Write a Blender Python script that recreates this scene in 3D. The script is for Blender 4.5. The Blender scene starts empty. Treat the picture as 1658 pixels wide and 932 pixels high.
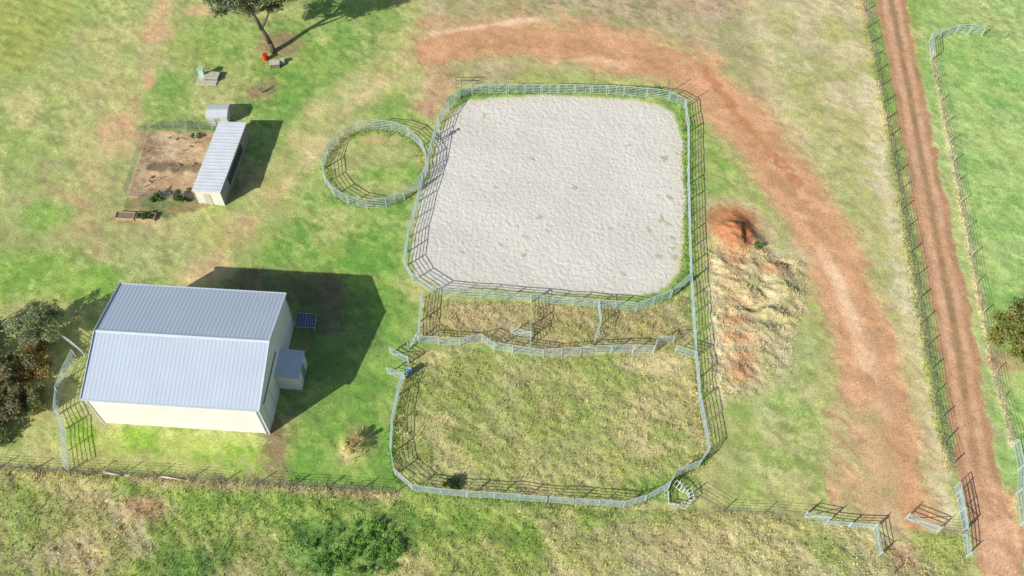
import bpy, math, random
import numpy as np
from mathutils import Vector, Matrix
random.seed(7); rng=np.random.default_rng(11)
# ---------------------------------------------------------------- camera / survey
H=90.0; PITCH=math.radians(57); F=1600.0
CY=-H/math.tan(PITCH)
cp,sp=math.cos(PITCH),math.sin(PITCH)
def P(px,py,z=0.0):
    u=(px-829)/F; v=-(py-466)/F
    d=(u,cp+sp*v,-sp+cp*v)
    t=(H-z)/(-d[2])
    return (u*t,CY+d[1]*t)
sc=bpy.context.scene
cam=bpy.data.cameras.new("camera"); co=bpy.data.objects.new("camera",cam); sc.collection.objects.link(co)
co.location=(0,CY,H); co.rotation_euler=(math.pi/2-PITCH,0,0)
cam.sensor_width=36; cam.lens=36*F/1658; cam.clip_end=20000; cam.clip_start=0.5
sc.camera=co
# ---------------------------------------------------------------- light
az=math.radians(38.9); el=math.radians(31.2)
S=Vector((-math.cos(az)*math.cos(el),-math.sin(az)*math.cos(el),math.sin(el)))
sl=bpy.data.lights.new("sun",'SUN'); sl.energy=5.0; sl.angle=math.radians(0.5); sl.color=(1,0.97,0.915)
so=bpy.data.objects.new("sun",sl); sc.collection.objects.link(so); so.rotation_euler=S.to_track_quat('Z','Y').to_euler(); so.location=(-60,-60,80)
w=bpy.data.worlds.new("World"); sc.world=w; w.use_nodes=True
nt=w.node_tree; sky=nt.nodes.new('ShaderNodeTexSky'); sky.sky_type='NISHITA'; sky.sun_disc=False
sky.sun_elevation=el; sky.sun_rotation=math.atan2(S.x,S.y)
bg=nt.nodes['Background']; nt.links.new(sky.outputs[0],bg.inputs[0]); bg.inputs[1].default_value=0.11
sc.view_settings.view_transform='Standard'; sc.view_settings.look='None'; sc.view_settings.exposure=0
# ---------------------------------------------------------------- helpers
def lin(c):
    c=np.array(c,float)/255.0
    return np.where(c<=0.04045,c/12.92,((c+0.055)/1.055)**2.4)
T=rng.random((256,256))
def vn(x,y):
    xi=np.floor(x).astype(np.int64); yi=np.floor(y).astype(np.int64)
    fx=x-xi; fy=y-yi; fx=fx*fx*(3-2*fx); fy=fy*fy*(3-2*fy)
    a=T[xi&255,yi&255]; b=T[(xi+1)&255,yi&255]; c=T[xi&255,(yi+1)&255]; d=T[(xi+1)&255,(yi+1)&255]
    return (a*(1-fx)+b*fx)*(1-fy)+(c*(1-fx)+d*fx)*fy
def fbm(x,y,s,o=4,seed=0):
    r=0;a=1;n=0
    x=x*0.83+y*0.56+1000+seed*37.7; y=-x*0+y*0.83-(x-1000-seed*37.7)*0.2+1000+seed*91.3
    f=1.0/s
    for i in range(o):
        r=r+a*vn(x*f+i*17.3,y*f+i*31.1); n+=a; a*=0.5; f*=2.03
    return r/n
def sst(a,b,x):
    t=np.clip((x-a)/(b-a),0,1); return t*t*(3-2*t)
def mat(name,col,rough=0.8,metal=0,noise=0.15,nscale=3.0,bump=0.0,attr=None,spec=0.3,transl=0.0):
    m=bpy.data.materials.new(name); m.use_nodes=True; n=m.node_tree; b=n.nodes['Principled BSDF']
    b.inputs['Roughness'].default_value=rough; b.inputs['Metallic'].default_value=metal
    b.inputs['Specular IOR Level'].default_value=spec
    tc=n.nodes.new('ShaderNodeTexCoord'); nz=n.nodes.new('ShaderNodeTexNoise'); nz.inputs['Scale'].default_value=nscale; nz.inputs['Detail'].default_value=5
    n.links.new(tc.outputs['Object'],nz.inputs['Vector'])
    mr=n.nodes.new('ShaderNodeMapRange'); mr.inputs[1].default_value=0.3; mr.inputs[2].default_value=0.7
    mr.inputs[3].default_value=1-noise; mr.inputs[4].default_value=1+noise
    n.links.new(nz.outputs[0],mr.inputs[0])
    mx=n.nodes.new('ShaderNodeVectorMath'); mx.operation='SCALE'
    n.links.new(mr.outputs[0],mx.inputs['Scale'])
    if attr:
        a=n.nodes.new('ShaderNodeAttribute'); a.attribute_name=attr; n.links.new(a.outputs['Color'],mx.inputs[0])
    else: mx.inputs[0].default_value=tuple(lin(col))
    n.links.new(mx.outputs[0],b.inputs['Base Color'])
    if bump:
        bp=n.nodes.new('ShaderNodeBump'); bp.inputs['Distance'].default_value=bump; n.links.new(nz.outputs[0],bp.inputs['Height']); n.links.new(bp.outputs[0],b.inputs['Normal'])
    return m
def ribmat(name,col,axis=0,period=0.2,depth=0.012,rough=0.5,noise=0.05,metal=0):
    m=mat(name,col,rough,metal,noise,0.6); n=m.node_tree; b=n.nodes['Principled BSDF']
    tc=n.nodes.new('ShaderNodeTexCoord'); wv=n.nodes.new('ShaderNodeTexWave'); wv.bands_direction='XYZ'[axis]
    wv.inputs['Scale'].default_value=0.314/period
    n.links.new(tc.outputs['Object'],wv.inputs['Vector'])
    bp=n.nodes.new('ShaderNodeBump'); bp.inputs['Distance'].default_value=depth; n.links.new(wv.outputs[1],bp.inputs['Height']); n.links.new(bp.outputs[0],b.inputs['Normal'])
    return m
class MB:
    def __init__(s): s.v=[];s.f=[];s.m=[]
    def add(s,vs,fs,mi=0):
        o=len(s.v); s.v+= [tuple(q) for q in vs]; s.f+=[tuple(i+o for i in f) for f in fs]; s.m+=[mi]*len(fs)
    def beam(s,a,b,w=0.06,h=None,mi=0,n=4,w2=None):
        a=Vector(a);b=Vector(b);d=b-a
        if d.length<1e-6:return
        d.normalize(); up=Vector((0,0,1)) if abs(d.z)<0.9 else Vector((1,0,0))
        x=d.cross(up).normalized(); y=x.cross(d).normalized(); h=h or w; w2=w2 or w
        vs=[]
        for p,ww,hh in((a,w,h),(b,w2,h*w2/w)):
            for i in range(n):
                t=math.pi/4+2*math.pi*i/n if n==4 else 2*math.pi*i/n
                k=0.7071 if n==4 else 0.5
                vs.append(p+x*math.cos(t)*ww*k+y*math.sin(t)*hh*k)
        fs=[(i,(i+1)%n,n+(i+1)%n,n+i) for i in range(n)]+[tuple(range(n))[::-1],tuple(range(n,2*n))]
        s.add(vs,fs,mi)
    def box(s,c,d,mi=0,rz=0):
        cx,cy,cz=c;dx,dy,dz=[q/2 for q in d];ca,sa=math.cos(rz),math.sin(rz)
        vs=[]
        for k in(-dz,dz):
            for i,j in((-dx,-dy),(dx,-dy),(dx,dy),(-dx,dy)):
                vs.append((cx+i*ca-j*sa,cy+i*sa+j*ca,cz+k))
        s.add(vs,[(3,2,1,0),(4,5,6,7),(0,1,5,4),(1,2,6,5),(2,3,7,6),(3,0,4,7)],mi)
    def cyl(s,c,r,h,mi=0,n=16,r2=None):
        r2=r if r2 is None else r2
        vs=[(c[0]+r*math.cos(6.2832*i/n),c[1]+r*math.sin(6.2832*i/n),c[2]) for i in range(n)]+[(c[0]+r2*math.cos(6.2832*i/n),c[1]+r2*math.sin(6.2832*i/n),c[2]+h) for i in range(n)]
        s.add(vs,[(i,(i+1)%n,n+(i+1)%n,n+i) for i in range(n)]+[tuple(range(n))[::-1],tuple(range(n,2*n))],mi)
    def obj(s,name,mats,parent=None,loc=(0,0,0),rot=0,smooth=False):
        me=bpy.data.meshes.new(name); me.from_pydata(s.v,[],s.f); 
        for m in mats: me.materials.append(m)
        me.polygons.foreach_set('material_index',s.m)
        if smooth: me.polygons.foreach_set('use_smooth',[True]*len(s.f))
        me.update(); o=bpy.data.objects.new(name,me); sc.collection.objects.link(o); o.location=loc; o.rotation_euler=(0,0,rot)
        if parent: o.parent=parent
        return o
def empty(name,loc,rot=0):
    o=bpy.data.objects.new(name,None); sc.collection.objects.link(o); o.location=loc; o.rotation_euler=(0,0,rot); return o
def npmesh(name,V,Fq,k,mats,cols=None,smooth=False,extra=None):
    me=bpy.data.meshes.new(name); nv=len(V); nf=len(Fq)
    me.vertices.add(nv); me.vertices.foreach_set('co',np.ascontiguousarray(V,dtype=np.float32).ravel())
    me.loops.add(nf*k); me.loops.foreach_set('vertex_index',np.ascontiguousarray(Fq,dtype=np.int32).ravel())
    me.polygons.add(nf); me.polygons.foreach_set('loop_start',np.arange(nf,dtype=np.int32)*k)
    me.polygons.foreach_set('loop_total',np.full(nf,k,dtype=np.int32))
    if smooth: me.polygons.foreach_set('use_smooth',np.ones(nf,dtype=bool))
    me.update(calc_edges=True)
    if cols is not None:
        a=me.color_attributes.new('Col','FLOAT_COLOR','POINT'); a.data.foreach_set('color',np.c_[cols,np.ones(nv)].astype(np.float32).ravel())
    if extra:
        for kx,val in extra.items():
            a=me.attributes.new(kx,'FLOAT','POINT'); a.data.foreach_set('value',val.astype(np.float32))
    for m in mats: me.materials.append(m)
    o=bpy.data.objects.new(name,me); sc.collection.objects.link(o); return o
# ---------------------------------------------------------------- ground grid
ST=0.16
def axis(a,b):
    f=np.arange(a,b+1e-6,ST); out=[];d=ST;x=0
    while x<5000: d*=1.12; x+=d; out.append(x)
    out=np.array(out); return np.concatenate([a-out[::-1],f,f[-1]+out]),len(out)
X0,X1,Y0,Y1=-74,74,-36,52
xs,nox=axis(X0,X1); ys,noy=axis(Y0,Y1)
GX,GY=np.meshgrid(xs,ys,indexing='ij'); shp=GX.shape; gx=GX.ravel(); gy=GY.ravel()
N1=fbm(gx,gy,14,5,1); N2=fbm(gx,gy,4,4,2); N3=fbm(gx,gy,1.2,3,3); N4=fbm(gx,gy,0.5,2,4); N5=fbm(gx,gy,7,4,5); N6=fbm(gx,gy,2.2,4,6); N7=rng.random(len(gx))
DT=(N4-.5)*.9+(N7-.5)*.35      # fine dither that breaks up every boundary like grass clumps
def W(pts): return [P(*p) for p in pts]
def segd(pts,closed=False):
    d=np.full(gx.shape,1e9)
    n=len(pts)
    for i in range(n if closed else n-1):
        ax,ay=pts[i]; bx,by=pts[(i+1)%n]; vx,vy=bx-ax,by-ay; L=vx*vx+vy*vy+1e-9
        t=np.clip(((gx-ax)*vx+(gy-ay)*vy)/L,0,1)
        d=np.minimum(d,(gx-ax-t*vx)**2+(gy-ay-t*vy)**2)
    return np.sqrt(d)
def inside(pts):
    c=np.zeros(gx.shape,bool); n=len(pts)
    for i in range(n):
        ax,ay=pts[i]; bx,by=pts[(i+1)%n]
        if ay==by: continue
        c^=((ay>gy)!=(by>gy))&(gx<(bx-ax)*(gy-ay)/(by-ay)+ax)
    return c
def line(pts,wd,edge=0.6,nz=0.6):
    d=segd(W(pts))+(N6-0.5)*2*nz+(N3-0.5)*nz+DT*nz*1.0
    return 1-sst(wd-edge*.8,wd+edge*.8,d)
def poly(pts,edge=1.0,nz=1.0,raw=False):
    q=pts if raw else W(pts); d=segd(q,True); d=np.where(inside(q),-d,d)+(N6-0.5)*2*nz+(N3-0.5)*nz*0.9+DT*nz*1.1
    return 1-sst(-edge*.8,edge*.8,d)
def blob(px,py,rx,ry,nz=0.6,soft=0.5):
    cx,cy=P(px,py); d=np.sqrt(((gx-cx)/rx)**2+((gy-cy)/ry)**2)+(N2-0.5)*2*nz+(N3-0.5)*nz*0.8+DT*nz*.7
    return 1-sst(1-soft,1+soft,d)
col=np.zeros((len(gx),3))
def paint(m,c,c2=None,N=None,k=1.0):
    global col
    m=np.clip(m*k,0,1)[:,None]
    t=lin(c)[None,:]
    if c2 is not None:
        q=sst(0.38,0.62,(N if N is not None else N2)+DT*.28)[:,None]; t=t*(1-q)+lin(c2)[None,:]*q
    col=col*(1-m)+t*m
one=np.ones(len(gx))
GRN=(130,152,72); YG=(160,161,96); BR=(146,122,86)
paint(one,GRN,YG,N5)
paint(sst(0.5,0.62,N6*0.6+N5*0.4+DT*.1),(174,166,110),k=0.45)
# left paddock
paint(poly([(-250,-200),(260,-200),(250,60),(190,230),(120,330),(-250,350)],3,2),(144,158,82),(172,168,108),N2,0.8)
stripe=0.5+0.5*np.sin((gx*0.35+gy*0.95)*4.2+N5*6)
FLD=[(-300,-200),(150,-200),(110,40),(60,110),(-300,160)]
paint(poly(FLD,2,1.5),(160,160,76),(146,156,78),N2,0.85)
paint(poly(FLD,2,1.0)*stripe,(124,140,62),k=0.45)
paint(blob(330,60,9,8,0.5),(164,164,102),(148,158,86),N2,0.6)
paint(blob(150,120,6,6,0.8,.7),(172,164,106),(154,158,88),N6,0.55)
paint(blob(150,340,9,6,0.9),(168,152,106),(150,152,88),N6,0.75)
paint(blob(60,400,7,4,0.9),(160,158,98),(138,152,82),N6,0.65)
paint(poly([(-200,410),(120,415),(200,445),(190,480),(60,480),(-200,520)],1.5,2),(114,152,50),(138,162,72),N2,0.85)
paint(blob(80,350,3,2,0.9),(120,162,60),k=0.7)
# lush zones
for b in [(450,200,4,6),(470,120,4.5,6),(520,40,5,5),(600,150,3,2.5),(560,300,5,5),(450,380,6,4),(590,420,5,5),(620,370,4,6),(250,140,3,2),(380,60,5,4)]:
    paint(blob(*b,0.8,0.75),(104,144,52),(138,158,76),N6,0.8)
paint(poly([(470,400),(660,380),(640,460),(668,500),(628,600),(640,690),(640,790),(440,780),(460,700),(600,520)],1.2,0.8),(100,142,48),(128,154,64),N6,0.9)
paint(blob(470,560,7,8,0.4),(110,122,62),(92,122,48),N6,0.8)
paint(poly([(320,470),(372,430),(560,445),(560,520),(500,560),(460,480)],1.2,0.8),(118,100,72),(98,98,58),N6,0.85)
paint(poly([(110,660),(160,690),(440,705),(440,780),(112,765)],0.8,0.8),(124,158,42),(156,168,82),N6,0.9)
paint(poly([(110,735),(440,745),(440,780),(112,765)],0.8,0.8),(168,164,102),(132,150,66),N3,0.75)
paint(blob(445,725,1.8,3,0.8),BR,(120,100,76),N3,0.9)
# curving worn track left
paint(line([(700,95),(620,120),(545,170),(490,240),(440,310),(395,370),(350,420),(330,440)],2.8,1.6,1.2),(184,172,114),(156,158,90),N6,0.9)
paint(line([(700,95),(620,130),(545,190),(470,290),(400,380),(345,440)],.5,.6,1.0),(198,176,124),k=.6)
paint(line([(400,355),(370,390),(345,430),(320,450)],1.0,1.2,1.3),(190,158,116),k=0.55)
paint(line([(420,350),(390,400)],0.5,0.6,0.7),(184,148,108),k=0.5)
paint(line([(130,310),(145,370),(165,410)],0.8,1.2,1.2),(176,146,104),k=0.5)
paint(line([(275,-10),(250,50),(236,110),(210,190),(180,235),(150,280)],1.0,1.5,1.2),(182,160,112),k=0.6)
for b in [(250,52,2.4,2.0),(262,20,1.0,2.6),(192,212,2.8,3.2),(328,17,1.8,0.9),(240,130,.6,2.0)]:
    paint(blob(*b,0.7,0.6),(208,166,124),(188,158,112),N3,0.85)
for b in [(425,145,2.0,1.6),(452,75,3.0,2.4)]:
    paint(blob(*b,0.7,0.5),(150,118,88),(130,112,78),N3,0.8)
# garden pen
paint(poly([(238,210),(345,212),(322,322),(205,320)],0.25,0.3),(168,138,106),(188,162,126),N6,0.95)
paint(poly([(238,262),(325,265),(322,280),(232,275)],0.5,0.6),(92,80,58),k=0.7)
paint(poly([(235,282),(318,286),(316,312),(222,308)],0.5,0.6),(196,170,132),(166,140,106),N3,.7)
paint(line([(232,205),(345,207)],0.5,.5,.6),(100,134,62),k=.8)
paint(poly([(200,315),(340,322),(335,335),(260,352),(200,340)],0.4,0.6),(88,110,50),(132,112,76),N3,0.8)
paint(line([(335,325),(375,320),(400,290)],0.5,.6,.6),BR,k=.7)
paint(blob(210,350,2.5,1,.5),BR,k=.7)
# top dry zone
paint(poly([(690,-200),(1395,-300),(1400,60),(1330,200),(1280,330),(1200,200),(1130,150),(1070,128),(760,125),(690,180)],1.5,1.5),(174,156,118),(154,146,98),N6,0.9)
paint(poly([(690,-200),(1395,-300),(1400,20),(1040,25),(800,-5)],1.5,1.5),(148,134,98),(172,150,116),N3,0.8)
paint(poly([(870,100),(1090,115),(1080,135),(820,132)],1,1.2),(154,160,86),k=0.8)
paint(poly([(1050,-50),(1200,-50),(1190,30),(1140,60)],2,2),(182,158,126),k=0.7)
# right of arena
paint(poly([(1125,150),(1230,220),(1275,330),(1330,560),(1350,800),(1180,830),(1150,730),(1125,570)],1.2,1.0),(162,162,100),(134,152,72),N6,0.85)
paint(poly([(1145,200),(1200,210),(1280,340),(1270,380),(1150,330)],1.0,1.0),(120,152,60),(162,166,96),N6,0.8)
paint(poly([(1290,440),(1325,560),(1345,700),(1350,820),(1200,800),(1215,640),(1290,560)],1.2,1.2),(136,156,74),(174,170,112),N6,0.85)
paint(poly([(1185,-50),(1400,-50),(1420,150),(1470,420),(1500,600),(1530,800),(1460,830),(1400,560),(1340,330),(1260,200)],1.0,1.2),(190,176,132),(166,162,102),N6,0.9)
paint(line([(1280,100),(1350,260),(1400,420),(1450,640)],1.5,1.5,1.5),(154,160,88),k=0.5)
paint(line([(1405,130),(1440,330),(1475,520),(1500,700),(1525,830)],1.2,0.8,0.9),(208,194,154),(184,172,124),N3,0.85)
# main bare track
TRK=[(712,80),(780,60),(880,66),(985,82),(1075,98),(1130,122),(1180,175),(1240,240),(1295,315),(1340,400),(1380,500),(1412,600),(1432,700),(1450,830)]
paint(line([(700,45),(860,30),(960,50),(1060,72),(1150,100)],2.1,1.6,1.8),(194,152,114),(182,150,112),N6,0.85)
paint(line([(705,160),(712,100),(750,60),(800,50)],1.9,1.5,1.2),(192,152,114),k=.8)
trb=line(TRK,4.2,1.5,1.1); paint(trb,(190,156,112),(176,156,106),N6,0.8)
tr=line(TRK,3.0,0.9,0.9)
paint(tr,(204,156,116),(190,144,104),N6,0.96)
paint(line([(1260,250),(1310,350),(1350,450),(1385,600),(1400,690)],1.6,0.9,1.2),(190,146,108),(210,164,124),N3,0.7)
paint(line([(850,32),(700,55)],.5,.6,1.),(226,194,158),k=.7)
paint(line([(1140,110),(1190,180),(1250,250),(1290,300)],.5,.5,.6),(178,118,76),k=.65)
paint(line([(1330,400),(1370,500),(1400,600)],.4,.5,.7),(224,186,146),k=.75)
paint(line([(1350,430),(1405,560),(1440,700)],.25,.3,.7),(228,194,156),k=.5)
paint(line([(760,75),(900,75),(1040,95)],.4,.5,.9),(176,134,96),k=.6)
paint(line([(900,100),(960,95),(1010,106)],.35,.4,.6),(216,178,136),k=.8)
paint(blob(860,32,2.6,.7,.6),(224,190,152),k=.8)
paint(blob(1440,640,1.6,6,.7),(184,146,108),k=.6)
paint(poly([(1335,660),(1420,650),(1462,800),(1440,860),(1350,820)],1,1.6),(192,158,118),(170,158,106),N6,0.75)
paint(blob(1350,800,.8,2,.5),(206,162,124),k=.8)
# right paddock
paint(poly([(1470,-300),(2400,-400),(2500,1100),(1690,1100),(1630,900),(1590,700),(1560,500),(1500,250)],1.0,0.8),(140,166,90),(164,176,108),N5,0.95)
paint(poly([(1520,80),(2200,80),(2200,900),(1700,900),(1645,700),(1600,500),(1560,300)],1.5,1.0),(130,166,82),(154,176,100),N6,0.8)
paint(line([(1508,80),(1530,200),(1555,330),(1580,460),(1605,580),(1640,720)],0.35,0.35,0.3),(202,188,146),k=0.9)
paint(line([(1505,250),(1540,420),(1570,560),(1595,700)],1.0,1.0,0.9),(186,172,124),(134,156,78),N3,.85)
paint(line([(1440,250),(1480,420),(1510,600),(1540,720)],.8,.6,.7),(132,144,82),k=.6)
paint(blob(1636,868,2.2,1.8,.4),(176,132,102),k=.85)
paint(blob(1630,590,1.6,1.2,.6),(182,144,108),k=.7)
road=line([(1435,-120),(1443,0),(1455,60),(1473,150),(1490,250),(1510,350),(1528,440),(1548,540),(1562,640),(1580,740),(1600,830),(1622,932),(1640,1010)],1.95,0.4,0.45)
paint(road,(180,138,104),(166,128,94),N6,0.97)
for o in(-13,11):
    paint(line([(1443+o*.75,0),(1473+o*.8,150),(1510+o*.9,350),(1548+o,540),(1580+o*1.1,740),(1622+o*1.3,932)],0.42,0.3,0.22),(208,166,130),(190,148,112),N3,0.85)
paint(line([(1443,0),(1473,150),(1510,350),(1548,540),(1562,640)],0.3,0.35,0.4),(136,114,80),k=0.6)
paint(poly([(1580,740),(1640,800),(1670,950),(1590,960)],.8,.8),(188,144,108),(206,162,126),N3,.9)
# bottom band
bot=poly([(-400,762),(110,765),(640,797),(730,812),(1010,828),(1150,822),(1430,850),(1560,870),(1590,1200),(-400,1200)],0.5,0.5)
paint(bot,(158,162,86),(130,148,62),N6,0.95)
paint(bot*sst(0.45,0.6,N2+DT*.15),(182,172,118),k=0.7)
paint(poly([(280,795),(640,805),(900,830),(850,870),(520,870),(300,850)],1,1.3),(112,148,50),(144,160,72),N3,0.75)
for b in [(600,885,3.4,3.0),(500,890,3.0,2.0),(330,915,2.5,1.5)]: paint(blob(*b,0.7,0.6),(84,122,46),(110,146,60),N3,0.85)
paint(poly([(-200,860),(160,800),(270,830),(240,900),(60,960),(-200,960)],1.5,1.5),(182,168,126),(154,154,92),N6,0.85)
paint(blob(228,822,1.8,1.0,.5,.6),(200,160,124),k=.8)
paint(blob(60,840,5,2.4,.8),(160,160,82),(126,146,64),N3,.7)
paint(poly([(1000,840),(1420,860),(1500,930),(1450,1000),(900,1000),(900,880)],1.5,1.5),(184,174,126),(156,158,90),N6,.85)
paint(blob(1100,880,6,2,.8,.7),(188,170,124),k=.55)
paint(line([(1440,830),(1465,932),(1480,1000)],1.1,.7,.6),(194,164,124),(172,160,110),N3,.85)
paint(line([(0,757),(200,768),(420,782),(640,797)],.25,.25,.25),(136,124,88),k=.7)
paint(line([(200,775),(420,790),(640,803)],.35,.35,.3),(184,166,126),k=.65)
# arena surroundings
paint(line([(735,165),(760,152),(1070,150),(1108,178),(1112,300),(1114,450),(1070,482),(1020,492)],0.9,0.5,0.4),(104,144,54),(132,154,72),N3,0.85)
paint(line([(668,455),(700,478),(860,486),(960,494),(1030,498)],.6,.4,.4),(122,150,64),(162,160,100),N3,.7)
SAND=[(742,178),(762,163),(820,157),(900,153),(1000,159),(1060,168),(1090,184),(1103,215),(1106,270),(1107,340),(1105,400),(1098,440),(1075,468),(1030,480),(960,478),(860,470),(740,466),(700,462),(674,440),(664,418),(668,380),(680,330),(694,280),(706,230),(722,200)]
q=W(SAND); ds=segd(q,True); ds=np.where(inside(q),-ds,ds)
sandm=1-sst(-0.3,0.25,ds+(N3-0.5)*0.9+(N6-.5)*.5+DT*.3)
paint(sandm,(221,214,200),(215,208,194),N2,1)
paint(sandm*sst(-1.8,-0.3,ds),(208,198,174),k=.4)
wd=sandm*sst(0.74,0.80,N4*0.5+N3*0.5+0.10*blob(1060,430,5,6,0.2,0.9)+0.05*blob(900,455,12,2,0.2,0.8)+0.04*blob(890,280,2,2,.2,.8)+.06*blob(1085,330,2,6,.2,.8))
paint(wd,(150,160,108),k=0.65)
# round pen
RP=[(527,270),(535,305),(560,325),(600,332),(640,327),(668,315),(684,290),(690,260),(678,235),(650,217),(612,210),(570,216),(540,235)]
paint(poly(RP,0.5,0.4),(134,154,72),(158,160,96),N6,0.9)
paint(blob(610,248,4.0,2.2,0.7),(168,156,106),k=0.45)
paint(blob(640,285,3.6,1.6,.7),(110,146,56),(136,156,74),N3,0.8)
paint(blob(600,226,1.6,.5,.5),(192,152,110),k=.7)
# yards
YARD=[(684,486),(860,492),(962,498),(1030,504),(1114,478),(1122,560),(1060,566),(940,574),(860,574),(780,556),(680,548)]
ym=poly(YARD,.3,.3)
paint(ym,(176,162,114),(152,148,90),N3,0.95)
paint(blob(765,520,4,1.6,.7),(194,172,128),k=.6)
LOW=[(665,566),(745,562),(860,578),(940,578),(1060,568),(1122,575),(1132,650),(1144,733),(1112,765),(1080,785),(1010,815),(880,806),(730,796),(660,786),(640,760),(640,690),(652,620)]
lowm=poly(LOW,0.3,0.3)
paint(lowm,(168,164,102),(152,156,82),N6,0.95)
paint(lowm*sst(0.5,0.62,N2+DT*.1),(188,176,126),k=0.6)
paint(lowm*sst(0.52,0.66,N3*0.6+N6*.4),(136,150,74),k=0.5)
paint(lowm*blob(1060,590,3.5,1.2,.6),(202,186,138),k=.8)
paint(blob(1080,790,2.5,1.2,.6),(122,150,60),k=.8)
# eroded ground and spoil heaps
paint(poly([(1150,330),(1215,330),(1300,420),(1308,500),(1275,600),(1215,655),(1145,650)],1.2,1.5),(196,180,138),(176,164,116),N3,0.92)
paint(line([(1190,330),(1180,400),(1195,470),(1190,540),(1205,610)],1.6,1.4,1.6),(198,166,126),(194,176,132),N3,.5)
paint(blob(1195,375,3.4,3.8,.4,.5),(186,156,112),k=.8)
paint(blob(1188,368,2.3,2.9,0.4,0.35),(190,128,86),(168,104,66),N3,0.95)
paint(blob(1207,378,.7,1.6,0.4,0.3),(132,84,54),k=.7)
for b in [(1256,436,1.4,.7),(1185,518,1.8,.5),(1190,546,1.6,.7),(1208,578,1.1,.6),(1196,604,1.2,1.1),(1180,425,1.0,.5)]: paint(blob(*b,0.8,0.6),(202,154,112),k=0.75)
paint(line([(1165,640),(1160,560),(1155,480),(1160,430)],.6,.5,.6),(212,198,156),k=.7)
paint(blob(577,722,1.9,2.1,.3,.4),(180,166,112),(152,150,86),N3,.95)
paint(blob(572,716,.8,.8,.3,.4),(150,124,88),k=.9)
# generic mottling
mot=(N3-0.5)*0.36+(N4-0.5)*0.5+(N7-.5)*.16
bare=np.clip(np.maximum(tr,road)+sandm,0,1)
col*= (1+mot*(1-sandm*0.85)*(1-.35*bare))[:,None]
col*=(1+((N2-0.5)*0.16*(1-bare))[:,None]*np.array([[1,0,-0.6]]))
sm=sandm[:,None]
bb=np.clip((col[:,0]/np.maximum(col[:,1],1e-3)-1.15)/.5,0,1)[:,None]   # soil-like tones keep their saturation
col=col*sm*1.0+(1-sm)*(col*(1.20-.06*bb)+0.022*(1-bb)+.006)
col=np.clip(col,0.01,0.9)
# heights
z=(N5-0.5)*0.10
z+= (N3-0.5)*0.08*(1-bare)+(N4-.5)*.05*(1-bare)
roughm=np.clip(np.maximum.reduce([lowm*.8,ym,bot]),0,1)
z+= (N6-0.5)*0.28*roughm+(N3-.5)*.22*roughm+(N4-.5)*.12*roughm
def mound(px,py,rx,ry,h,nz=.25):
    cx,cy=P(px,py); d=np.sqrt(((gx-cx)/rx)**2+((gy-cy)/ry)**2)+(N6-0.5)*nz*2
    return h*(1-sst(0.0,1.1,d))
red=mound(1188,380,2.6,3.2,1.2,.3); z+=red*(1+(N3-.5)*.6+(N4-.5)*.3); z+=mound(1222,392,1.3,1.5,.5); z-=mound(1206,384,.7,1.3,.5,.3)
for i,(a,b,c,d,e) in enumerate([(1256,440,1.8,1.5,.6),(1220,430,2,1.6,.4),(1190,450,1.8,1.6,.3),(1265,470,1.8,1.8,.7),(1215,480,2,1.5,.4),(1250,505,1.7,1.6,.6),(1192,522,1.4,.9,.3),(1230,540,1.8,1.5,.4),(1192,550,1.5,.9,.3),(1200,600,1.5,1.5,.3)]):
    z+=mound(a,b,c,d,e,.35)
z-=mound(1225,495,2.4,.7,.5,.5)+mound(1270,425,1.2,.5,.4,.4)+mound(1262,520,1.4,.5,.4,.4)
mm=poly([(1145,400),(1235,395),(1300,430),(1305,500),(1275,600),(1210,655),(1145,640)],.8,.8)
z+=mm*((N3-.5)*.30+(N4-.5)*.24)
z+=mound(577,722,1.9,2.0,.8,.2)-mound(572,716,.8,.9,.6,.2)
z-=sandm*0.06
z+= (line([(1395,-60),(1425,140),(1450,280),(1480,450),(1505,600),(1530,730)],.35,.5,.2))*0.15*N3
rgh=np.clip(0.25+roughm*.65+mm*.5-bare*.6+blob(575,722,2,2,.3,.3)*.4,0,1.2)
far=np.maximum(np.abs(gx)-90,0)+np.maximum(np.abs(gy)-70,0)
z=np.where(far>0,z*np.exp(-far/30),z)
Zg=z.reshape(shp); Cg=col.reshape(shp+(3,)); Rg=rgh.reshape(shp); 
def idx(x,y):
    i=np.clip(nox+np.round((np.asarray(x)-X0)/ST).astype(int),0,shp[0]-1); j=np.clip(noy+np.round((np.asarray(y)-Y0)/ST).astype(int),0,shp[1]-1); return i,j
def gz(x,y):
    i,j=idx(x,y); return Zg[i,j]
def G(px,py,dz=0):
    x,y=P(px,py); return Vector((x,y,float(gz(x,y))+dz))
# ground material
gm=bpy.data.materials.new("ground_surface"); gm.use_nodes=True; n=gm.node_tree; B=n.nodes['Principled BSDF']; B.inputs['Roughness'].default_value=0.95; B.inputs['Specular IOR Level'].default_value=0.1
tc=n.nodes.new('ShaderNodeTexCoord'); at=n.nodes.new('ShaderNodeAttribute'); at.attribute_name='Col'; ar=n.nodes.new('ShaderNodeAttribute'); ar.attribute_name='rgh'; asd=n.nodes.new('ShaderNodeAttribute'); asd.attribute_name='sand'
def noise(s,d,r=.6):
    q=n.nodes.new('ShaderNodeTexNoise'); q.inputs['Scale'].default_value=s; q.inputs['Detail'].default_value=d; q.inputs['Roughness'].default_value=r; n.links.new(tc.outputs['Object'],q.inputs['Vector']); return q
def math_(op,a,b):
    q=n.nodes.new('ShaderNodeMath'); q.operation=op
    for i,v in enumerate((a,b)):
        if isinstance(v,(int,float)): q.inputs[i].default_value=v
        else: n.links.new(v,q.inputs[i])
    return q.outputs[0]
na=noise(4.2,6,.8); nb=noise(0.8,5,.65); nc=noise(1.9,4,.6); nd=noise(9,3,.8)
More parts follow.
